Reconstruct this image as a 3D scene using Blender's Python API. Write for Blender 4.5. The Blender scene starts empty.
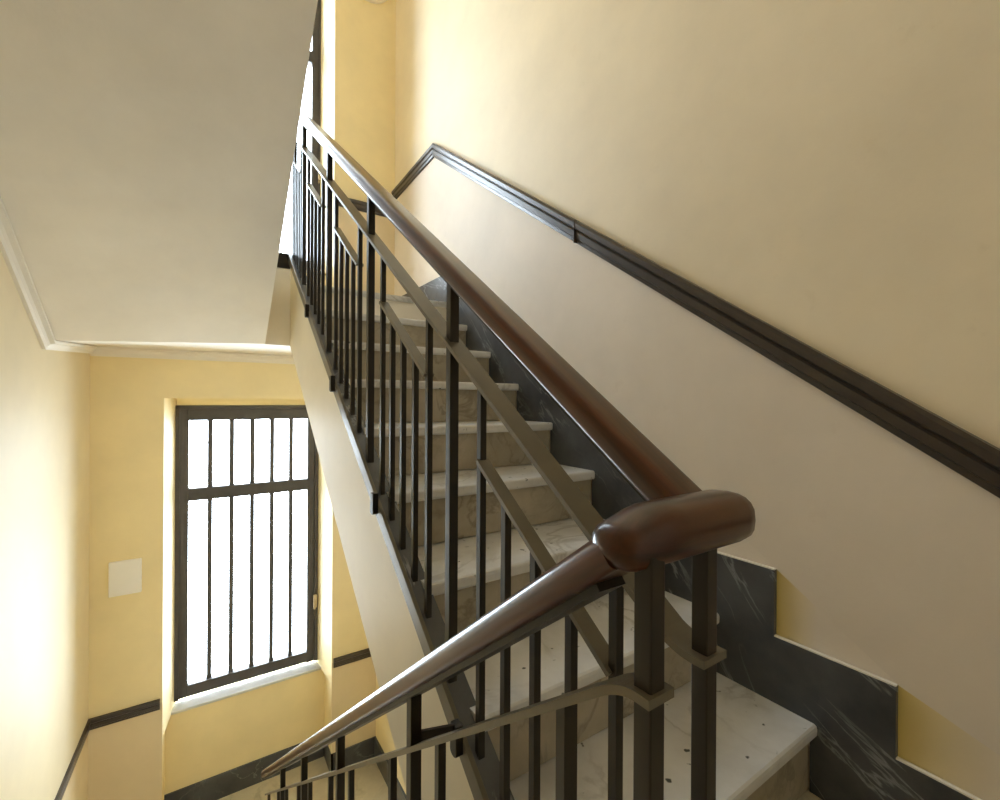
import bpy, bmesh, math, random
from mathutils import Vector, Matrix
random.seed(7)
S = 0.88            # metres per building unit
FZ = 1.135          # the camera stands this many units above the storey landing (world z = 0)
C = bpy.context.scene.collection
def W(x, y, z): return Vector((x*S, y*S, (z+FZ)*S))

# ------------------------------------------------------------------ materials
def lin(r, g, b):
    f = lambda c: (c/255/12.92) if c/255 <= .04045 else ((c/255+.055)/1.055)**2.4
    return (f(r), f(g), f(b), 1)
def new_mat(name):
    m = bpy.data.materials.new(name); m.use_nodes = True
    nt = m.node_tree; b = nt.nodes['Principled BSDF']
    return m, nt, b
def N(nt, t, **kw):
    n = nt.nodes.new(t)
    for k, v in kw.items():
        if hasattr(n, k): setattr(n, k, v)
        else: n.inputs[k].default_value = v
    return n
def ramp(nt, stops):
    r = nt.nodes.new('ShaderNodeValToRGB'); e = r.color_ramp.elements
    while len(e) < len(stops): e.new(.5)
    for el, (p, c) in zip(e, stops): el.position = p; el.color = c
    return r
def scaled(c, k): return (min(c[0]*k, 1), min(c[1]*k, 1), min(c[2]*k, 1), 1)
def paint(name, rgb, rough=.55, var=.06, bump=.12, stain=None):
    m, nt, b = new_mat(name); c = lin(*rgb)
    tc = N(nt, 'ShaderNodeTexCoord')
    n1 = N(nt, 'ShaderNodeTexNoise', Scale=2.3, Detail=6.0, Roughness=.6)
    nt.links.new(tc.outputs['Object'], n1.inputs['Vector'])
    r = ramp(nt, [(.3, scaled(c, 1-var)), (.7, scaled(c, 1+var))])
    nt.links.new(n1.outputs['Fac'], r.inputs['Fac'])
    out = r.outputs['Color']
    n2 = N(nt, 'ShaderNodeTexNoise', Scale=55.0, Detail=5.0, Roughness=.65)
    n3 = N(nt, 'ShaderNodeTexNoise', Scale=7.0, Detail=3.0)
    nt.links.new(tc.outputs['Object'], n2.inputs['Vector']); nt.links.new(tc.outputs['Object'], n3.inputs['Vector'])
    ad = N(nt, 'ShaderNodeMath', operation='ADD')
    nt.links.new(n2.outputs['Fac'], ad.inputs[0]); nt.links.new(n3.outputs['Fac'], ad.inputs[1])
    bp = N(nt, 'ShaderNodeBump', Strength=bump, Distance=.004)
    nt.links.new(ad.outputs[0], bp.inputs['Height']); nt.links.new(bp.outputs[0], b.inputs['Normal'])
    if stain:
        n4 = N(nt, 'ShaderNodeTexNoise', Scale=9.0, Detail=8.0, Roughness=.7)
        nt.links.new(tc.outputs['Object'], n4.inputs['Vector'])
        r4 = ramp(nt, [(.62, (0, 0, 0, 1)), (.74, (1, 1, 1, 1))])
        nt.links.new(n4.outputs['Fac'], r4.inputs['Fac'])
        mx = N(nt, 'ShaderNodeMixRGB'); mx.inputs[2].default_value = lin(*stain)
        ml = N(nt, 'ShaderNodeMath', operation='MULTIPLY'); ml.inputs[1].default_value = .35
        nt.links.new(r4.outputs['Color'], ml.inputs[0])
        nt.links.new(ml.outputs[0], mx.inputs[0]); nt.links.new(out, mx.inputs[1]); out = mx.outputs[0]
    nt.links.new(out, b.inputs['Base Color'])
    b.inputs['Roughness'].default_value = rough
    b.inputs['Specular IOR Level'].default_value = .3
    return m
def marble(name, base, dark, vein, rough, vein_w=.035, scale=3.0, mix=.5, pits=None, stretch=(1, 1, .55)):
    m, nt, b = new_mat(name)
    tx = N(nt, 'ShaderNodeTexCoord'); oi = N(nt, 'ShaderNodeObjectInfo')
    rm = N(nt, 'ShaderNodeMath', operation='MULTIPLY'); rm.inputs[1].default_value = 23.0; nt.links.new(oi.outputs['Random'], rm.inputs[0])
    va = N(nt, 'ShaderNodeVectorMath', operation='ADD'); nt.links.new(tx.outputs['Object'], va.inputs[0]); nt.links.new(rm.outputs[0], va.inputs[1])
    n0 = N(nt, 'ShaderNodeTexNoise', Scale=scale, Detail=7.0, Roughness=.62)
    nt.links.new(va.outputs[0], n0.inputs['Vector'])
    r0 = ramp(nt, [(.32, lin(*dark)), (.66, lin(*base))])
    nt.links.new(n0.outputs['Fac'], r0.inputs['Fac'])
    mp = N(nt, 'ShaderNodeMapping'); mp.vector_type = 'TEXTURE'; mp.inputs['Rotation'].default_value = (-.8, .1, .1); mp.inputs['Scale'].default_value = tuple(1/c for c in stretch)
    nt.links.new(va.outputs[0], mp.inputs['Vector'])
    n1 = N(nt, 'ShaderNodeTexNoise', Scale=scale*1.15, Detail=9.0, Roughness=.55, Distortion=.9)
    nt.links.new(mp.outputs[0], n1.inputs['Vector'])
    r1 = ramp(nt, [(.5-vein_w, (0, 0, 0, 1)), (.5, (1, 1, 1, 1)), (.5+vein_w, (0, 0, 0, 1))])
    nt.links.new(n1.outputs['Fac'], r1.inputs['Fac'])
    n5 = N(nt, 'ShaderNodeTexNoise', Scale=scale*.8, Detail=3.0)
    nt.links.new(va.outputs[0], n5.inputs['Vector'])
    r5 = ramp(nt, [(.42, (0, 0, 0, 1)), (.62, (1, 1, 1, 1))]); nt.links.new(n5.outputs['Fac'], r5.inputs['Fac'])
    ml = N(nt, 'ShaderNodeMath', operation='MULTIPLY'); nt.links.new(r1.outputs['Color'], ml.inputs[0]); nt.links.new(r5.outputs['Color'], ml.inputs[1])
    m2 = N(nt, 'ShaderNodeMath', operation='MULTIPLY'); m2.inputs[1].default_value = mix; nt.links.new(ml.outputs[0], m2.inputs[0])
    mx = N(nt, 'ShaderNodeMixRGB'); mx.inputs[2].default_value = lin(*vein)
    nt.links.new(m2.outputs[0], mx.inputs[0]); nt.links.new(r0.outputs['Color'], mx.inputs[1])
    out = mx.outputs[0]
    if pits:
        n6 = N(nt, 'ShaderNodeTexNoise', Scale=34.0, Detail=2.0)
        nt.links.new(va.outputs[0], n6.inputs['Vector'])
        r6 = ramp(nt, [(.70, (0, 0, 0, 1)), (.75, (1, 1, 1, 1))]); nt.links.new(n6.outputs['Fac'], r6.inputs['Fac'])
        m7 = N(nt, 'ShaderNodeMixRGB'); m7.inputs[2].default_value = lin(*pits)
        nt.links.new(r6.outputs['Color'], m7.inputs[0]); nt.links.new(out, m7.inputs[1]); out = m7.outputs[0]
    nt.links.new(out, b.inputs['Base Color'])
    b.inputs['Roughness'].default_value = rough
    bp = N(nt, 'ShaderNodeBump', Strength=.06, Distance=.003); nt.links.new(n0.outputs['Fac'], bp.inputs['Height']); nt.links.new(bp.outputs[0], b.inputs['Normal'])
    return m
def enamel(name, rgb, rough=.32, var=.12, spec=.5):
    m, nt, b = new_mat(name); c = lin(*rgb)
    tc = N(nt, 'ShaderNodeTexCoord'); n = N(nt, 'ShaderNodeTexNoise', Scale=18.0, Detail=4.0)
    nt.links.new(tc.outputs['Object'], n.inputs['Vector'])
    r = ramp(nt, [(.3, scaled(c, 1-var)), (.7, scaled(c, 1+var))]); nt.links.new(n.outputs['Fac'], r.inputs['Fac'])
    nt.links.new(r.outputs['Color'], b.inputs['Base Color'])
    bp = N(nt, 'ShaderNodeBump', Strength=.08, Distance=.002); nt.links.new(n.outputs['Fac'], bp.inputs['Height']); nt.links.new(bp.outputs[0], b.inputs['Normal'])
    b.inputs['Roughness'].default_value = rough; b.inputs['Specular IOR Level'].default_value = spec
    return m
def wood(name, c1, c2, rough=.3, rot=(0, 0, 0)):
    m, nt, b = new_mat(name)
    tc = N(nt, 'ShaderNodeTexCoord'); mp = N(nt, 'ShaderNodeMapping')
    mp.vector_type = 'TEXTURE'; mp.inputs['Rotation'].default_value = rot; mp.inputs['Scale'].default_value = (1/30, 1/2.2, 1/30)
    nt.links.new(tc.outputs['Object'], mp.inputs['Vector'])
    n = N(nt, 'ShaderNodeTexNoise', Scale=1.0, Detail=6.0, Roughness=.6, Distortion=.6); nt.links.new(mp.outputs[0], n.inputs['Vector'])
    r = ramp(nt, [(.3, lin(*c1)), (.68, lin(*c2))]); nt.links.new(n.outputs['Fac'], r.inputs['Fac'])
    nt.links.new(r.outputs['Color'], b.inputs['Base Color'])
    b.inputs['Roughness'].default_value = rough
    b.inputs['Specular IOR Level'].default_value = .35; b.inputs['Coat Weight'].default_value = .35; b.inputs['Coat Roughness'].default_value = .1
    return m
M = {}
M['yellow'] = paint('yellow_wall_paint', (248, 231, 184))
M['yellow_pale'] = paint('pale_yellow_wall_paint', (228, 213, 178))
M['cream'] = paint('cream_wall_paint', (241, 228, 202), stain=(226, 211, 182))
M['greige'] = paint('greige_wall_paint', (235, 224, 210), stain=(221, 207, 190))
M['tan'] = paint('tan_lower_wall_paint', (232, 214, 178))
M['soffit'] = paint('white_ceiling_paint', (248, 242, 230))
M['white'] = paint('white_moulding_paint', (240, 234, 222), var=.02)
M['plaster'] = paint('stringer_plaster', (232, 222, 198), stain=(216, 204, 178))
M['tread'] = marble('pale_marble', (230, 230, 230), (198, 196, 192), (120, 112, 100), .33, scale=3.2, mix=.45, pits=(70, 74, 70))
M['riser'] = marble('beige_marble', (186, 176, 156), (154, 144, 124), (96, 88, 74), .38, scale=4.2, mix=.5)
M['slate'] = marble('dark_grey_marble', (90, 93, 98), (54, 56, 60), (176, 178, 180), .3, vein_w=.012, scale=3.6, mix=.55, stretch=(1, 1.2, .3))
M['sill'] = marble('white_marble', (222, 222, 222), (196, 197, 199), (150, 150, 152), .3)
M['floor'] = marble('pale_floor_marble', (216, 206, 180), (186, 174, 146), (140, 128, 100), .3, scale=2.2, mix=.5)
M['iron'] = enamel('dark_brown_enamel', (38, 31, 22), rough=.4, spec=.4)
M['strip'] = enamel('grey_brown_enamel', (104, 96, 80), rough=.35)
M['trim'] = enamel('dark_trim_enamel', (66, 58, 52), rough=.28)
M['winframe'] = enamel('grey_window_enamel', (80, 76, 76), rough=.4)
M['wood'] = wood('varnished_wood', (36, 16, 5), (96, 48, 15), rot=(math.atan(.705), 0, 0))
M['wood_down'] = wood('varnished_wood_descending', (36, 16, 5), (96, 48, 15), rot=(-math.atan(.767), 0, 0))
M['woodx'] = wood('varnished_wood_cross', (32, 14, 4), (82, 40, 13), rot=(0, 0, math.pi/2))
M['plastic'] = enamel('white_plastic', (250, 248, 244), rough=.4, var=.01)
M['brass'] = enamel('pale_handle', (206, 186, 150), rough=.35)
def glass():
    m, nt, b = new_mat('window_glass'); nt.nodes.remove(b)
    o = nt.nodes['Material Output']; t = N(nt, 'ShaderNodeBsdfTransparent'); g = N(nt, 'ShaderNodeBsdfGlossy'); g.inputs['Roughness'].default_value = .02
    f = N(nt, 'ShaderNodeFresnel'); f.inputs['IOR'].default_value = 1.2
    mx = N(nt, 'ShaderNodeMixShader')
    nt.links.new(f.outputs[0], mx.inputs[0]); nt.links.new(t.outputs[0], mx.inputs[1]); nt.links.new(g.outputs[0], mx.inputs[2]); nt.links.new(mx.outputs[0], o.inputs['Surface'])
    return m
M['glass'] = glass()
def worn():
    m = M['greige'].copy(); m.name = 'greige_paint_with_bare_yellow'
    nt = m.node_tree; b = nt.nodes['Principled BSDF']
    src = b.inputs['Base Color'].links[0].from_socket
    at = N(nt, 'ShaderNodeAttribute', attribute_name='bare'); mx = N(nt, 'ShaderNodeMixRGB'); mx.inputs[2].default_value = lin(224, 203, 130)
    r = ramp(nt, [(.62, (0, 0, 0, 1)), (1, (1, 1, 1, 1))]); nt.links.new(at.outputs['Fac'], r.inputs['Fac'])
    nt.links.new(r.outputs['Color'], mx.inputs[0]); nt.links.new(src, mx.inputs[1]); nt.links.new(mx.outputs[0], b.inputs['Base Color'])
    return m
M['worn'] = worn()

# ------------------------------------------------------------------ mesh helpers (building units)
def box(bm, x0, x1, y0, y1, z0, z1, mi=0):
    v = [bm.verts.new((x, y, z)) for x in (x0, x1) for y in (y0, y1) for z in (z0, z1)]
    for q in ((0, 1, 3, 2), (4, 6, 7, 5), (0, 4, 5, 1), (2, 3, 7, 6), (0, 2, 6, 4), (1, 5, 7, 3)):
        f = bm.faces.new([v[i] for i in q]); f.material_index = mi
def hexa(bm, p, mi=0):     # 8 points: bottom 4 then top 4, same order
    v = [bm.verts.new(q) for q in p]
    for q in ((3, 2, 1, 0), (4, 5, 6, 7), (0, 1, 5, 4), (1, 2, 6, 5), (2, 3, 7, 6), (3, 0, 4, 7)):
        f = bm.faces.new([v[i] for i in q]); f.material_index = mi
def prism_x(bm, poly, x0, x1, mi=0):     # poly in (y, z)
    a = [bm.verts.new((x0, y, z)) for y, z in poly]; b = [bm.verts.new((x1, y, z)) for y, z in poly]
    n = len(poly)
    for f in (bm.faces.new(a), bm.faces.new(b[::-1])): f.material_index = mi
    for i in range(n):
        j = (i+1) % n
        bm.faces.new([a[i], b[i], b[j], a[j]]).material_index = mi
def prism_y(bm, poly, y0, y1, mi=0):     # poly in (x, z)
    a = [bm.verts.new((x, y0, z)) for x, z in poly]; b = [bm.verts.new((x, y1, z)) for x, z in poly]
    n = len(poly)
    for f in (bm.faces.new(a), bm.faces.new(b[::-1])): f.material_index = mi
    for i in range(n):
        j = (i+1) % n
        bm.faces.new([a[i], b[i], b[j], a[j]]).material_index = mi
def sweep(bm, path, prof, up=Vector((0, 0, 1)), ends=True, closed=False):
    """prof: points (side, up) swept along path; side = direction x up"""
    path = [Vector(p) for p in path]; rings = []
    for i, p in enumerate(path):
        d1 = (path[i]-path[i-1]).normalized() if i > 0 else None
        d2 = (path[i+1]-path[i]).normalized() if i < len(path)-1 else None
        d = ((d1 or d2)+(d2 or d1)).normalized()
        s = d.cross(up).normalized(); u = s.cross(d).normalized()
        k = 1.0
        if d1 and d2: k = 1/max(.5, math.sqrt(max(1e-6, (1+d1.dot(d2))/2)))
        # mitre: stretch along the bisector only
        bis = (d2-d1) if d1 and d2 else Vector()
        ring = []
        for a, b in prof:
            o = s*a+u*b
            if bis.length > 1e-5:
                bn = bis.normalized(); o = o+bn*(o.dot(bn))*(k-1)
            ring.append(bm.verts.new(p+o))
        rings.append(ring)
    n = len(prof)
    for r0, r1 in zip(rings, rings[1:]):
        for i in range(n):
            j = (i+1) % n; bm.faces.new([r0[i], r0[j], r1[j], r1[i]])
    if ends:
        bm.faces.new(rings[0][::-1]); bm.faces.new(rings[-1])
    return rings
def build(name, bm, mats, parent=None, origin=None, bevel=0, smooth=False, seg=2):
    """links the bmesh as ONE object; vertices go from building units to metres, origin in world metres"""
    bmesh.ops.remove_doubles(bm, verts=bm.verts, dist=1e-5)
    bmesh.ops.recalc_face_normals(bm, faces=bm.faces)
    for v in bm.verts: v.co = W(*v.co)
    if origin is None:
        lo = Vector([min(v.co[i] for v in bm.verts) for i in range(3)]); hi = Vector([max(v.co[i] for v in bm.verts) for i in range(3)])
        origin = Vector(((lo.x+hi.x)/2, (lo.y+hi.y)/2, lo.z))
    for v in bm.verts: v.co -= origin
    me = bpy.data.meshes.new(name); bm.to_mesh(me); bm.free()
    for m in (mats if isinstance(mats, (list, tuple)) else [mats]): me.materials.append(m)
    o = bpy.data.objects.new(name, me); C.objects.link(o)
    o.location = origin
    if parent: attach(o, parent)
    if smooth:
        for p in me.polygons: p.use_smooth = True
    if bevel:
        b = o.modifiers.new('bevel', 'BEVEL'); b.width = bevel*S; b.segments = seg; b.limit_method = 'ANGLE'; b.angle_limit = math.radians(35)
        for p in me.polygons: p.use_smooth = True
        w = o.modifiers.new('wn', 'WEIGHTED_NORMAL'); w.keep_sharp = False
    return o
def wpos(o):
    p = Vector(o.location)
    while o.parent: o = o.parent; p = p+o.location
    return p
def attach(o, parent):
    o.location = Vector(o.location)-wpos(parent); o.parent = parent
def thing(name, label, cat, loc, group=None):
    o = bpy.data.objects.new(name, None); C.objects.link(o); o.location = W(*loc); o.empty_display_size = .1
    o['label'] = label; o['category'] = cat
    if group: o['group'] = group
    return o
def structure(o, label=None, cat=None):
    o['kind'] = 'structure'
    if label: o['label'] = label
    if cat: o['category'] = cat
    return o
def B(): return bmesh.new()

# ------------------------------------------------------------------ measures (units; camera = origin)
T, R = .2956, .2045                     # going and riser of the flight on the right
Y1, Z1 = .585, -.931                    # its first nosing
def Yk(k): return Y1+(k-1)*T
def Zk(k): return Z1+(k-1)*R
ZL = Zk(0)                              # storey landing (-1.1355)
ZU = Zk(9)                              # half landing above (.705)
ZD = -3.27                              # half landing below
SL = .705                               # slope of the upper flight
SD = .767                               # slope of the lower flight
STOREY = ZU-ZD
YF = 4.08                               # face of the window wall
XR, XRL = 1.5, 1.345                    # right wall, thicker below
def XLW(y): return -.626-.035*(YF-y)    # left wall runs a little askew
YB = -1.4                               # wall behind the camera
ZT = 4.75
XS = .5                                 # outer face of the upper flight's string

# ------------------------------------------------------------------ room shell
def dado_z(y): return min(-.267+.700*max(y, -.06), -.267+.700*3.19)     # top edge of the dado rail on the right wall
# right wall, split where the paint changes
bm = B()
pl = [(YB, dado_z(YB)), (-.06, dado_z(-.06)), (3.19, dado_z(3.19)), (YF+.6, dado_z(3.19))]
up = [bm.verts.new((XR, y, z)) for y, z in pl+[(YF+.6, ZT), (YB, ZT)]]
bm.faces.new(up).material_index = 0
lo = [bm.verts.new((XR, y, z)) for y, z in pl+[(YF+.6, -1.9), (YB, -1.9)]]
bm.faces.new(lo).material_index = 1
o_poly = [(YB, -1.9), (YF+.6, -1.9), (YF+.6, ZT), (YB, ZT)]
ob = [bm.verts.new((XR+.2, y, z)) for y, z in o_poly]; bm.faces.new(ob[::-1]).material_index = 0
ib = [bm.verts.new((XR, y, z)) for y, z in o_poly]
for i in range(4):
    j = (i+1) % 4; bm.faces.new([ib[i], ob[i], ob[j], ib[j]])
wr = structure(build('wall_right', bm, [M['cream'], M['greige']]), 'cream plaster wall with greige paint below the dark rail beside the upper flight', 'wall')
# bare yellow corners above the stepped marble base
bm = B(); lay = bm.verts.layers.float.new('bare')
def pt(y, z, f, off=.0005):
    v = bm.verts.new((XR-off, y, z)); v[lay] = f; return v
for k in range(0, 9):
    A = (Yk(k+1)-.176, Zk(k+2)-.001) ; Bq = (Yk(k+1)-.176, Zk(k+1)-.002)
    if k == 0: Bq = (Bq[0], -.912)
    nx = (Yk(k)-.176, Zk(k+1)) if k else (-.1, -.912)
    bm.faces.new([pt(*A, 1), pt(*Bq, 1), pt(*nx, 0)])
wl = build('bare_paint', bm, M['worn'], wr); wl['label'] = 'small yellow corners left unpainted above the stepped base'
# thicker wall below the flight
bm = B()
box(bm, XRL, XR+.2, YB, YF+.6, ZD-.3, -1.9)
structure(build('wall_right_lower', bm, M['yellow']), 'yellow wall under the upper flight', 'wall')
# left wall
bm = B()
zdl = -2.168
yb0, yb1 = YB, YF+.6
def ldado(y): return zdl+max(0, (3.1-max(y, .4)))*SD
segs = [(yb0, ldado(yb0)), (.4, ldado(.4)), (3.1, zdl), (yb1, zdl)]
f1 = [bm.verts.new((XLW(y), y, z)) for y, z in segs+[(yb1, ZT), (yb0, ZT)]]; bm.faces.new(f1[::-1]).material_index = 0
f2 = [bm.verts.new((XLW(y), y, z)) for y, z in segs+[(yb1, ZD-.3), (yb0, ZD-.3)]]; bm.faces.new(f2).material_index = 1
q = [(yb0, ZD-.3), (yb1, ZD-.3), (yb1, ZT), (yb0, ZT)]
ob = [bm.verts.new((XLW(y)-.2, y, z)) for y, z in q]; bm.faces.new(ob)
ib = [bm.verts.new((XLW(y), y, z)) for y, z in q]
for i in range(4):
    j = (i+1) % 4; bm.faces.new([ib[i], ib[j], ob[j], ob[i]])
structure(build('wall_left', bm, [M['yellow_pale'], M['tan']]), 'yellow wall along the far left with a dark rail low down', 'wall')
# window wall with two niches
JL, JR = -.224, .955
bm = B()
xl = XLW(YF)-.02
def pier(x0, x1, d1, d2):
    box(bm, x0, x1, YF, YF+.52, ZD-.3, ZT, 0)
    box(bm, x0, x1, YF-.0008, YF+.001, ZD-.3, d1, 1); box(bm, x0, x1, YF-.0008, YF+.001, ZU-.2, d2, 1)
pier(xl, JL, -2.2, 1.75); pier(JR, XR+.02, -2.29, 1.72)
NT = .0                                 # niche head
box(bm, JL, JR, YF, YF+.52, NT, ZU-.02, 0); box(bm, JL, JR, YF, YF+.52, NT+STOREY-.035, ZT, 0)
ZS = -2.445                             # sill
UP = 3.94                               # lower window to upper window
box(bm, JL, JR, 4.36, YF+.52, ZD-.3, ZS-.02, 0); box(bm, JL, JR, 4.36, YF+.52, ZU-.02, ZS+UP-.36, 0)
# splayed cheeks bring the niche down to the frame
for z0, z1 in ((ZS-.02, NT), (ZS+UP-.36, NT+UP)):
    hexa(bm, [(JL, YF+.004, z0), (-.165, 4.47, z0), (-.165, YF+.52, z0), (JL, YF+.52, z0), (JL, YF+.004, z1), (-.165, 4.47, z1), (-.165, YF+.52, z1), (JL, YF+.52, z1)])
    hexa(bm, [(JR, YF+.004, z0), (.908, 4.47, z0), (.908, YF+.52, z0), (JR, YF+.52, z0), (JR, YF+.004, z1), (.908, 4.47, z1), (.908, YF+.52, z1), (JR, YF+.52, z1)])
    box(bm, -.165, .908, 4.44, YF+.52, z1-.062, z1+.01)
structure(build('wall_window', bm, [M['yellow'], M['tan']]), 'yellow end wall holding both windows', 'wall')
# wall behind the camera, ceiling and landings
bm = B(); box(bm, XLW(YB)-.1, XR+.2, YB-.2, YB, ZD-.3, ZT); structure(build('wall_back', bm, M['white']), 'cream wall at the near end of the landing', 'wall')
bm = B(); box(bm, -1.1, XR+.2, YB-.2, YF+.52, ZT, ZT+.2); structure(build('ceiling', bm, M['soffit']), 'white ceiling over the stairwell', 'ceiling')
YE = .40                                # landing edge at the well
bm = B()
box(bm, XLW(YB)-.02, XR, YB, .38, ZL-.3, ZL); box(bm, XS, XR, .38, Y1+.03, ZL-.3, ZL-.001)
structure(build('floor', bm, M['floor']), 'pale marble storey landing at the foot of the upper flight', 'floor')
bm = B(); box(bm, XLW(2.5)-.05, XRL+.02, YB, YF+.32, ZD-.3, ZD); structure(build('floor_lower', bm, M['floor']), 'pale marble half landing below the lower window', 'floor')
# upper half landing: its underside is a little out of true
yFL, zFL, yFR, zFR = 3.14, .286, 3.32, .358
bm = B()
hexa(bm, [(-.69, yFL, zFL), (.347, yFR, zFR), (.347, YF, .352), (-.69, YF, .345), (-.69, yFL, ZU), (.347, yFR, ZU), (.347, YF, ZU), (-.69, YF, ZU)])
hexa(bm, [(.347, 3.35, .36), (XR, 3.35, .36), (XR, YF, .352), (.347, YF, .352), (.347, 3.35, ZU), (XR, 3.35, ZU), (XR, YF, ZU), (.347, YF, ZU)])
box(bm, .33, XS-.0005, 3.343, 3.3495, .358, .876); box(bm, .347, XS, 3.35, 3.41, ZU-.01, .876)
box(bm, XS+.05, XR, 2.97, 3.36, .45, ZU-.001)
box(bm, JL, JR, YF, 4.36, ZU-.06, ZU)
structure(build('floor_upper', bm, [M['soffit']]), 'upper half landing seen from below with a pale underside', 'floor')
# storey landing above
bm = B(); box(bm, XLW(YB)-.02, XR, YB, .20, ZL+STOREY-.33, ZL+STOREY); structure(build('floor_above', bm, M['soffit']), 'next storey landing above the camera', 'floor')

# ------------------------------------------------------------------ dark trims and bases
def dado_profile(h, d):     # (out from wall, up), closed
    return [(0, 0), (0, -h), (d*.45, -h), (d*.55, -h*.82), (d*.75, -h*.78), (d*.8, -h*.5), (d*.62, -h*.42), (d*.95, -h*.34), (d, -h*.12), (d*.85, 0)]
def trim_path(name, pts, h, d, mat, label, up=Vector((0, 0, 1)), bevel=0):
    bm = B(); sweep(bm, pts, dado_profile(h, d), up); return structure(build(name, bm, mat, bevel=bevel), label, 'trim')
hp = .108*math.cos(math.atan(.7))
# right wall: sloping rail, then level over the landing (side = direction x up points into the room when walking away ... set by order)
pts = [(XR+.001, YB+.01, dado_z(YB)), (XR+.001, -.06, dado_z(-.06)), (XR+.001, 1.72, dado_z(1.72)), (XR+.001, 3.19, dado_z(3.19)), (XR+.001, YF-.001, dado_z(3.19)-.03)]
trim_path('trim_1', pts[::-1], hp, .034, M['trim'], 'dark moulded dado rail climbing the cream right wall')
bm = B(); jy = 1.60
box(bm, XR-.0352, XR, jy-.002, jy+.002, dado_z(jy)-.108, dado_z(jy)+.001)
structure(build('trim_8', bm, M['trim']), 'joint ridge halfway along the dark moulded dado rail', 'trim')
trim_path('trim_2', [(JR+.02, YF+.001, 1.765), (XR-.03, YF+.001, 1.765)][::1], .085, .025, M['trim'], 'short dark rail on the upper window wall behind the railing')
trim_path('trim_3', [(JR+.015, YF+.001, -2.252), (XR-.02, YF+.001, -2.252)][::1], .08, .022, M['trim'], 'short dark rail to the right of the lower window')
trim_path('trim_4', [(XLW(YF), YF+.001, -2.168), (JL-.014, YF+.001, -2.168)][::1], .075, .022, M['trim'], 'dark rail between the left corner and the lower window')
trim_path('trim_5', [(XLW(yb0+.1), yb0+.1, ldado(yb0+.1)), (XLW(.4), .4, ldado(.4)), (XLW(3.1), 3.1, zdl), (XLW(YF), YF, zdl)][::1], .075, .018, M['trim'], 'dark rail low on the left wall')
# cornice under the upper half landing and along the soffit
def cove(r): return [(0, 0), (0, -r), (r*.3, -r), (r*.42, -r*.62), (r*.62, -r*.42), (r, -r*.3), (r, 0)]
bm = B(); sweep(bm, [(XLW(YF), YF, .345), (1.3, YF, .352)], cove(.062)); structure(build('trim_6', bm, M['white']), 'pale cornice along the window wall under the landing', 'trim')
bm = B(); sweep(bm, [(XLW(.25), .25, zFL+.71*(yFL-.25)), (XLW(2.2), 2.2, zFL+.71*(yFL-2.2)), (XLW(yFL), yFL, zFL), (XLW(YF), YF, .345)], cove(.046))
structure(build('trim_7', bm, M['white']), 'white cornice along the left edge of the sloping soffit', 'trim')
# stepped dark marble base along the upper flight
bm = B()
poly = [(YB, ZL), (YB, -.912)]
poly += [(Yk(1)-.176, -.912)]
for k in range(1, 9):
    poly += [(Yk(k)-.176, Zk(k+1)-.001), (Yk(k+1)-.176, Zk(k+1)-.001)]
poly += [(Yk(9)-.176, ZU+.215), (YF-.002, ZU+.215), (YF-.002, ZU), (Yk(9), ZU-.05)]
low = []
for k in range(8, 0, -1): low += [(Yk(k+1)+.02, Zk(k)-.03), (Yk(k)+.02, Zk(k)-.03)]
poly += low+[(Y1+.02, ZL)]
prism_x(bm, poly, XR-.016, XR+.002)
br = structure(build('baseboard_right', bm, M['slate'], bevel=.0015), 'stepped dark grey marble base beside the marble steps', 'baseboard')
bm = B()     # pale chipped mortar line on top of the stepped base
for k in range(0, 10):
    zt = (Zk(k+1)-.001 if k else -.912) if k < 9 else ZU+.215
    ya = Yk(k)-.176 if k else YB
    ye = Yk(k+1)-.176 if k < 9 else YF-.002
    box(bm, XR-.0155, XR-.004, ya, ye, zt, zt+.004)
build('mortar_line', bm, M['white'], br)['label'] = 'thin pale mortar line'
bm = B()
box(bm, JL, JR, 4.346, 4.362, ZD, -3.075)
box(bm, JR-.001, JR+.012, YF-.016, 4.36, ZD, -3.075); box(bm, JL-.012, JL+.001, YF-.016, 4.36, ZD, -3.075)
box(bm, JR-.001, XRL, YF-.016, YF+.002, ZD, -3.075); box(bm, XLW(YF), JL+.001, YF-.016, YF+.002, ZD, -3.075)
structure(build('baseboard_window', bm, M['slate']), 'dark grey marble base following the lower window niche', 'baseboard')
bm = B(); box(bm, XRL-.016, XRL+.001, 2.9, YF-.016, ZD, -3.075); structure(build('baseboard_under_stairs', bm, M['slate']), 'dark marble base under the upper flight', 'baseboard')
bm = B(); box(bm, JR, XR-.016, YF-.016, YF+.002, ZU, ZU+.215); structure(build('baseboard_upper', bm, M['slate']), 'dark marble base on the upper half landing', 'baseboard')

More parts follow.
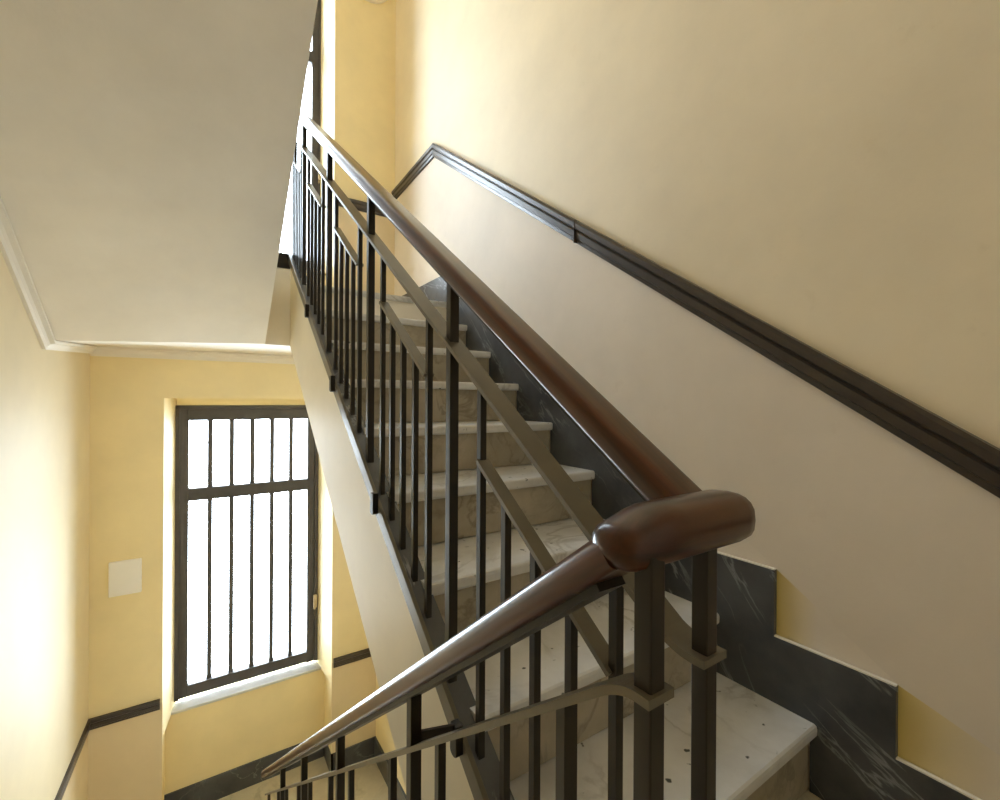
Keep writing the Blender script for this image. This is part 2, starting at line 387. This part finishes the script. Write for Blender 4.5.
# ------------------------------------------------------------------ windows
def window(name, dx, dz, label, ext=0):
    bm = B(); F0, F1 = 4.455, 4.535
    X0, X1, zb, zt = -.167, .907, -2.42-ext, -.062; gb = -2.328-ext
    root = bpy.data.objects.new(name, None); C.objects.link(root); root.location = W((X0+X1)/2+dx, 4.5, zb+dz); structure(root, label, 'window')
    def rect(b, x0, x1, z0, z1, y0=F0, y1=F1): box(b, x0+dx, x1+dx, y0, y1, z0+dz, z1+dz)
    rect(bm, X0, -.083, zb, zt); rect(bm, .826, X1, zb, zt); rect(bm, -.083, .826, -.18, zt); rect(bm, -.083, .826, zb, gb); rect(bm, -.083, .826, -.835, -.733)
    build('frame', bm, M['winframe'], root, bevel=.006)
    bm = B()      # outer lip of the casing
    for x0, x1, z0, z1 in ((X0-.004, X0+.026, zb, zt+.006), (X1-.026, X1+.004, zb, zt+.006), (X0, X1, zt-.026, zt+.006)): rect(bm, x0, x1, z0, z1, F0-.022, F0+.002)
    build('casing', bm, M['winframe'], root, bevel=.004)
    for xc in (.065, .2205, .3745, .529, .684):
        bm = B(); rect(bm, xc-.017, xc+.017, gb-.007, -.828, F0+.022, F1-.022); rect(bm, xc-.0175, xc+.0175, -.74, -.172, F0+.022, F1-.022)
        build('bar', bm, M['winframe'], root, bevel=.003)
    # rounded corners where the bars meet the frame
    bm = B(); rr = .010
    xs = [-.083]+[v for xc in (.065, .2205, .3745, .529, .684) for v in (xc-.017, xc+.017)]+[.826]
    for i in range(0, len(xs), 2):
        for z, sz in ((-.18, -1), (-.733, 1), (-.835, -1), (gb, 1)):
            for x, sx in ((xs[i], 1), (xs[i+1], -1)):
                arc = [(x, z)]+[(x+sx*(rr-rr*math.sin(a)), z+sz*(rr-rr*math.cos(a))) for a in [j*math.pi/10 for j in range(6)]]
                prism_y(bm, [(px+dx, pz+dz) for px, pz in arc], F0+.024, F1-.024)
    build('corner_fillet', bm, M['winframe'], root)
    bm = B(); rect(bm, -.09, .83, -.74, -.175, 4.494, 4.499); rect(bm, -.09, .83, gb-.007, -.83, 4.494, 4.499)
    build('pane', bm, M['glass'], root)
    bm = B(); box(bm, JL+.004+dx*0, JR-.004, 4.345, 4.47, ZS-.022+dz-ext, ZS+dz-ext)
    s = build('sill', bm, M['sill'], root, bevel=.005)
    bm = B(); rect(bm, .874, .892, -1.94, -1.83, F0-.03, F0-.001)
    box(bm, .868+dx, .898+dx, F0-.055, F0-.028, -1.915+dz, -1.80+dz)
    build('handle', bm, M['brass'], root, bevel=.005)
    return root
window('window_1', 0, 0, 'dark framed lower window with six tall panes under six short ones')
window('window_2', .022, UP, 'dark framed upper window half hidden behind the soffit', .34)

# ------------------------------------------------------------------ flights of stairs
def nose_bm(x0, x1, yn, yb, z):      # marble slab with a softly rounded nose at yn (toward -y if yb > yn)
    bm = B(); d = 1 if yb > yn else -1; th = .038
    poly = [(yb, z-th), (yb, z), (yn+d*.008, z), (yn+d*.002, z-.004), (yn, z-.012), (yn+d*.001, z-th+.008), (yn+d*.006, z-th)]
    prism_x(bm, poly, x0, x1); return bm
def flight(label, x0, x1, yfirst, zfirst, n, going, rise, direction, body_mat):
    """n treads; direction +1 climbs toward the window wall, -1 toward the camera"""
    root = thing('stair_flight', label, 'stairs', ((x0+x1)/2, yfirst, zfirst-rise))
    for k in range(n):
        yn = yfirst+direction*going*k; z = zfirst+rise*k
        xa = max(x0, XLW(yn-.35)+.003) if x0 < 0 else x0
        build('tread', nose_bm(xa, x1, yn, yn+direction*(going+.035), z), M['tread'], root)
        bm = B(); ya, yc = sorted((yn+direction*.024, yn+direction*.05)); box(bm, xa+.001, x1, ya, yc, z-rise+.004, z-.037)
        build('riser', bm, M['riser'], root)
    return root
# upper flight, in the middle of the picture
f2 = flight('marble flight climbing beside the stepped dark base, behind the railing', .532, XR-.0165, Y1, Z1, 8, T, R, 1, None)
build('tread', nose_bm(.532, XR-.0165, Yk(9), Yk(9)+.12, ZU+.0005), M['tread'], f2)
bm = B(); box(bm, .536, XR-.017, Yk(9)+.024, Yk(9)+.05, ZU-R, ZU-.037); build('riser', bm, M['riser'], f2)
bm = B()      # plastered body
zb = lambda y: -2.008+.708*y
poly = [(.42, zb(.42)), (3.35, zb(3.35)), (3.35, ZU-.05), (Yk(9)+.06, ZU-.05)]
for k in range(9, 0, -1): poly += [(Yk(k)+.055, Zk(k)-.045), (Yk(k)+.055, Zk(k)-R-.045 if k > 1 else ZL-.02)]
poly += [(.42, ZL-.02)]
prism_x(bm, poly, XS+.045, XR-.002)
build('body', bm, M['plaster'], f2)
bm = B()      # string: plaster cheek under the dark curb
ct = lambda y: -1.375+SL*y
prism_x(bm, [(.42, zb(.42)), (3.35, zb(3.35)), (3.35, ct(3.35)-.05), (.42, ct(.42)-.05)], XS, XS+.05)
build('string', bm, M['plaster'], f2)
bm = B()
prism_x(bm, [(.42, ct(.42)-.052), (3.35, ct(3.35)-.052), (3.35, ct(3.35)-.008), (.42, ct(.42)-.008)], XS-.001, XS+.052)
build('curb', bm, M['slate'], f2)
# lower flight, going down on the left
XC = .375
tl, rl, nl = .277, (ZL-ZD)/10, 9
f1 = flight('lower flight going down from the landing along the left wall', XLW(1)-.06, XC-.03, .40+tl*9, ZD+rl, 9, tl, rl, -1, None)
bm = B()
yl0 = .40+tl*9
poly = [(.37, ZL-.6), (yl0+.35, ZD-.28), (yl0-.055, ZD-.02)]
for k in range(0, 9): poly += [(yl0-tl*k-.055, ZD+rl*(k+1)-.045), (yl0-tl*(k+1)-.055, ZD+rl*(k+1)-.045)]
poly += [(.37-.0, ZL-.05)]
prism_x(bm, [(.385, ZL-.62), (2.75, ZD-.02), (yl0-.055, ZD-.02)]+poly[3:-2]+[(.385, ZL-rl-.045)], XLW(2.9)+.002, XC-.032)
build('body', bm, M['plaster'], f1)
cl = lambda y: ZL+.02-SD*(y-.40)
bm = B(); prism_x(bm, [(.385, cl(.385)-.06), (2.95, cl(2.95)-.06), (2.95, cl(2.95)), (.385, cl(.385))], XC-.03, XC+.012); build('curb', bm, M['slate'], f1)
bm = B(); prism_x(bm, [(.385, cl(.385)-.55), (2.4, ZD-.005), (3.02, ZD-.005), (2.95, cl(2.95)-.061), (.385, cl(.385)-.061)], XC-.03, XC+.01); build('string', bm, M['plaster'], f1)
# flight overhead, whose pale soffit fills the top left
XE = .347
f3 = flight('flight overhead whose broad pale soffit slopes across the top left', XLW(2)-.01, XE-.03, 2.92, ZU+(ZL+STOREY-ZU)/10, 9, .3, (ZL+STOREY-ZU)/10, -1, None)
r3 = (ZL+STOREY-ZU)/10
bm = B()
yt = .195
n = 12; gl, gr = [], []
for i in range(n+1):
    t = i/n
    yl_ = yFL+(yt-yFL)*t; yr_ = yFR+(yt-yFR)*t
    gl.append(((XLW(yl_)+.001), yl_, zFL+.71*(yFL-yl_))); gr.append((XE, yr_, zFR+.69*(yFR-yr_)))
bot = [(bm.verts.new(a), bm.verts.new(b)) for a, b in zip(gl, gr)]
top = [(bm.verts.new((a[0], a[1], a[2]+.18)), bm.verts.new((b[0], b[1], b[2]+.18))) for a, b in zip(gl, gr)]
for i in range(n):
    bm.faces.new([bot[i][0], bot[i][1], bot[i+1][1], bot[i+1][0]]); bm.faces.new([top[i][0], top[i+1][0], top[i+1][1], top[i][1]])
    bm.faces.new([bot[i][1], top[i][1], top[i+1][1], bot[i+1][1]]); bm.faces.new([bot[i][0], bot[i+1][0], top[i+1][0], top[i][0]])
bm.faces.new([bot[0][0], top[0][0], top[0][1], bot[0][1]]); bm.faces.new([bot[n][0], bot[n][1], top[n][1], top[n][0]])
build('soffit', bm, M['soffit'], f3)
bm = B()
c3 = lambda y: ZU+r3+.02+(r3/.3)*(2.92-y)
prism_x(bm, [(3.32, zFR+.17), (3.32, c3(3.0)-.12), (3.0, c3(3.0)-.06), (.2, c3(.2)-.06), (.2, zFR+.69*(yFR-.2)+.17)], XE-.05, XE-.02); build('string', bm, M['plaster'], f3)
bm = B(); prism_x(bm, [(3.0, c3(3.0)-.06), (3.0, c3(3.0)), (.2, c3(.2)), (.2, c3(.2)-.06)], XE-.052, XE-.021); build('curb', bm, M['slate'], f3)
bm = B()
poly = [(2.865, ZU+.13)]
for k in range(0, 9): poly += [(2.92-.3*k-.055, ZU+r3*(k+1)-.045), (2.92-.3*(k+1)-.055, ZU+r3*(k+1)-.045)]
poly += [(.165, ZL+STOREY-.19)]
prism_x(bm, poly, XLW(2.9)+.002, XE-.032); build('body', bm, M['plaster'], f3)

# ------------------------------------------------------------------ railings
def rounded(w, h, rt, rb, n=5):     # rail profile, (side, up), centred, flat bottom
    pts = []
    for cx, cz, a0, r in ((w/2-rt, h/2-rt, 0, rt), (-w/2+rt, h/2-rt, 90, rt), (-w/2+rb, -h/2+rb, 180, rb), (w/2-rb, -h/2+rb, 270, rb)):
        for i in range(n+1):
            a = math.radians(a0+90*i/n); pts.append((cx+r*math.cos(a), cz+r*math.sin(a)))
    return pts
RAILP = rounded(.070, .040, .0185, .010, 6)
def flatp(w, t): return [(-w/2, -t/2), (w/2, -t/2), (w/2, t/2), (-w/2, t/2)]
def square_bar(x, y, z0, z1, a, slope0=0, slope1=0):
    bm = B(); h = a/2
    v = [(x-h, y-h), (x+h, y-h), (x+h, y+h), (x-h, y+h)]
    hexa(bm, [(px, py, z0+(py-y)*slope0) for px, py in v]+[(px, py, z1+(py-y)*slope1) for px, py in v]); return bm
def bez(p0, p1, p2, n=8):
    p0, p1, p2 = Vector(p0), Vector(p1), Vector(p2)
    return [p0*(1-t)**2+p1*2*t*(1-t)+p2*t*t for t in [i/n for i in range(n+1)]]
BAR, POST, NEWEL = .0153, .0240, .0215
def railing(label, group, x, s, zr, zm, zq, foot, y_new, pitch, y_first, npost, y_end, extra):
    """x plane; s slope (+ climbs away); zr/zm/zq: z at y=0 of rail centre, mid rail, short low rail; foot(y) bottom of the bars"""
    root = thing('stair_railing', label, 'railing', (x, y_new, foot(y_new)), group)
    cs = math.cos(math.atan(s))
    # wooden handrail
    bm = B(); ys = [extra['ya']]+[extra['ya']+(y_end-extra['ya'])*i/8 for i in range(1, 9)]
    sweep(bm, [(x, y, zr+s*y) for y in ys], RAILP, Vector((0, 0, 1)))
    hr = build('handrail', bm, M['wood'] if s > 0 else M['wood_down'], root, smooth=True); hr.modifiers.new('es', 'EDGE_SPLIT').split_angle = math.radians(40)
    bm = B(); off = (.020+.0045)/cs
    sweep(bm, [(x, extra['ya']+.02, zr+s*(extra['ya']+.02)-off), (x, y_end-.01, zr+s*(y_end-.01)-off)], flatp(.040, .009))
    build('iron_strip', bm, M['iron'], hr)
    # mid rail that curls level at the newel
    bm = B()
    be = .048; za = zm+s*(y_new+be)
    lev = extra['lev']
    path = [(x, y_new-.015, lev)]+[tuple(p) for p in bez((x, y_new, lev), (x, y_new+.022, lev), (x, y_new+be, za))]+[(x, y_end-.05, zm+s*(y_end-.05))]
    sweep(bm, path, flatp(extra['mw'], .0095)); build('mid_rail', bm, M['strip'], root)
    # newel by the landing
    build('newel_post', square_bar(x, y_new, ZL+.001, extra['ntop'], NEWEL), M['iron'], root, bevel=.002)
    ps = [y_new]+[y_first+pitch*i for i in range(npost)]
    for i, y in enumerate(ps[1:]):
        build('post', square_bar(x, y, foot(y)-.10, zr+s*y-.02/cs, POST, s, s), M['iron'], root, bevel=.0015)
    if extra.get('tabs'):
        for y in ps[1:]:
            bm = B(); yb_ = y*.897; zf = -1.405+SL*yb_
            pr = [(.014, .055), (-.014, .055), (-.014, -.004)]+[(-.016*math.cos(a), -.004-.012*math.sin(a)) for a in [j*math.pi/8 for j in range(1, 8)]]+[(.016, -.004)]
            prism_x(bm, [(yb_+a, zf+b) for a, b in pr], XS-.031, XS-.0118); build('foot_bracket', bm, M['iron'], root, bevel=.002)
    for a, b in zip(ps, ps[1:]+([y_end+.05] if extra.get('last') else [])):
        L = b-a; e = .21*L
        t0, t1 = a+e, b-e
        for y in (t0, t1):
            build('baluster', square_bar(x, y, foot(y), zm+s*y-.003, BAR, s, s), M['iron'], root)
        for i in (1, 2, 3):
            y = t0+(t1-t0)*i/4
            build('baluster', square_bar(x, y, foot(y), zq+s*y-.003, BAR, s, s), M['iron'], root)
        bm = B(); sweep(bm, [(x, t0+.002, zq+s*(t0+.002)), (x, t1-.002, zq+s*(t1-.002))], flatp(.030, .009)); build('low_rail', bm, M['strip'], root)
    return root
XU, XD = .516, .37
up_r = railing('dark iron railing with brown wooden handrail climbing the upper flight', None, XU, SL, -.381, -.560, -.735,
    lambda y: -1.385+SL*y, .326, .650, .997, 4, 3.30, dict(ya=.345, mw=.047, lev=-.310, ntop=-.16, tabs=True, last=True))
lo_r = railing('dark iron railing with brown wooden handrail descending toward the lower window', None, XD, -SD, .096, -.045, -.225,
    lambda y: max(cl(y)-.01, ZD+.002) if y > .385 else ZL, .292, .585, .878, 4, 3.30, dict(ya=.322, mw=.038, lev=-.286, ntop=-.15, last=True))
# flat iron that runs along the foot of the upper railing and round the end of the well
bm = B()
st = lambda y: -1.405+SL*y
prism_x(bm, [(.40, st(.40)-.029), (3.345, st(3.345)-.029), (3.345, st(3.345)+.029), (.40, st(.40)+.029)], XS-.0135, XS-.0015)
bs = build('bottom_rail', bm, M['strip'], up_r, bevel=.002)
bm = B(); box(bm, XE, XS-.002, 3.335, 3.349, .876, .976); build('bottom_rail', bm, M['iron'], up_r)
build('newel_post', square_bar(XU, 3.305, ZU-.05, 1.96, NEWEL), M['iron'], up_r, bevel=.002)
# level wooden turn over the newels, part of the lower railing
def turn(y, z, x0, x1, parent, ysz=.072, zsz=.059, nose=1):
    bm = B(); prof = []
    n = 20
    for i in range(n):
        a = 2*math.pi*i/n; ca, sa = math.cos(a), math.sin(a)
        e = .75
        prof.append((math.copysign(abs(ca)**e, ca)*ysz/2, math.copysign(abs(sa)**e, sa)*zsz/2))
    rings = []
    L = x1-x0; st_ = [0, .006, .02, .045, .08, .13, .2, .28, .36, .5, .7, .84, .9, .95, .975, .99, 1]
    for t in st_:
        e0 = math.sqrt(max(.04, 1-max(0, (.08-t)/.08)**2)); e1 = math.sqrt(max(.02, 1-max(0, (t-.86)/.14)**2))
        q = min(1, t/.30); q = q*q*(3-2*q)
        x = x0+L*t; ky = (.9+.1*q)*e0*e1; kz = (.74+.26*q)*e0*e1
        rings.append([bm.verts.new((x, y+p[0]*ky+.008*(1-q), z+p[1]*kz-.011*(1-q))) for p in prof])
    for a, b in zip(rings, rings[1:]):
        for i in range(n): bm.faces.new([a[i], a[(i+1) % n], b[(i+1) % n], b[i]])
    bm.faces.new(rings[0][::-1]); bm.faces.new(rings[-1])
    return build('handrail_turn', bm, M['woodx'], parent, smooth=True)
turn(.310, -.1375, .335, .559, lo_r)
# tie between the two railings
bm = B()
a, b = Vector((.372, .878, -.700)), Vector((.472, .894, -.733))
sweep(bm, [a, b], flatp(.008, .026)); build('tie_bar', bm, M['iron'], lo_r)

# ------------------------------------------------------------------ small things
jb = thing('junction_box', 'small white square cover plate on the yellow wall left of the window', 'wall box', (-.434, YF, -1.37))
bm = B(); box(bm, -.525, -.345, YF-.024, YF-.0005, -1.368, -1.128); build('cover', bm, M['plastic'], jb, bevel=.008, seg=3)
lm = thing('wall_lamp', 'round cream lamp at the top of the upper window wall', 'lamp', (1.24, YF, 3.55))
bm = B()
bmesh.ops.create_uvsphere(bm, u_segments=28, v_segments=14, radius=1, matrix=Matrix.Translation((1.225, YF-.03, 3.815))@Matrix.Diagonal((.22, .10, .22, 1)))
build('shade', bm, M['soffit'], lm, smooth=True)
bm = B(); bmesh.ops.create_cone(bm, cap_ends=True, segments=32, radius1=.235, radius2=.235, depth=.03, matrix=Matrix.Translation((1.225, YF-.0155, 3.815))@Matrix.Rotation(math.pi/2, 4, 'X'))
build('base', bm, M['white'], lm)

# ------------------------------------------------------------------ camera, light
cam = bpy.data.cameras.new('camera'); co = bpy.data.objects.new('camera', cam); C.objects.link(co)
cam.sensor_width = 36; cam.lens = 36*453.8/1000; cam.clip_start = .02
co.matrix_world = Matrix.Translation(W(0, 0, 0))@Matrix.Rotation(-.5824, 4, 'Z')@Matrix.Rotation(math.pi/2, 4, 'X')@Matrix.Rotation(.0053, 4, 'Z')
bpy.context.scene.camera = co
w = bpy.data.worlds.new('sky'); bpy.context.scene.world = w; w.use_nodes = True
bg = w.node_tree.nodes['Background']; bg.inputs['Color'].default_value = (.76, .89, 1, 1); bg.inputs['Strength'].default_value = 14
for dz, dx in ((0, 0), (UP, .022)):
    l = bpy.data.lights.new('daylight_portal', 'AREA'); l.shape = 'RECTANGLE'; l.size = .93*S; l.size_y = 2.2*S
    l.cycles.is_portal = True
    lo_ = bpy.data.objects.new('daylight_portal', l); C.objects.link(lo_)
    lo_.matrix_world = Matrix.Translation(W(.37+dx, 4.56, -1.25+dz))@Matrix.Rotation(-math.pi/2, 4, 'X')
sc = bpy.context.scene
sc.view_settings.view_transform = 'Standard'; sc.view_settings.look = 'None'; sc.view_settings.gamma = 1; sc.view_settings.use_curve_mapping = False
sc.view_settings.exposure = 0.76
sc.cycles.max_bounces = 14; sc.cycles.diffuse_bounces = 10; sc.cycles.glossy_bounces = 5; sc.cycles.transparent_max_bounces = 8
sc.cycles.use_denoising = True; sc.cycles.sample_clamp_indirect = 12
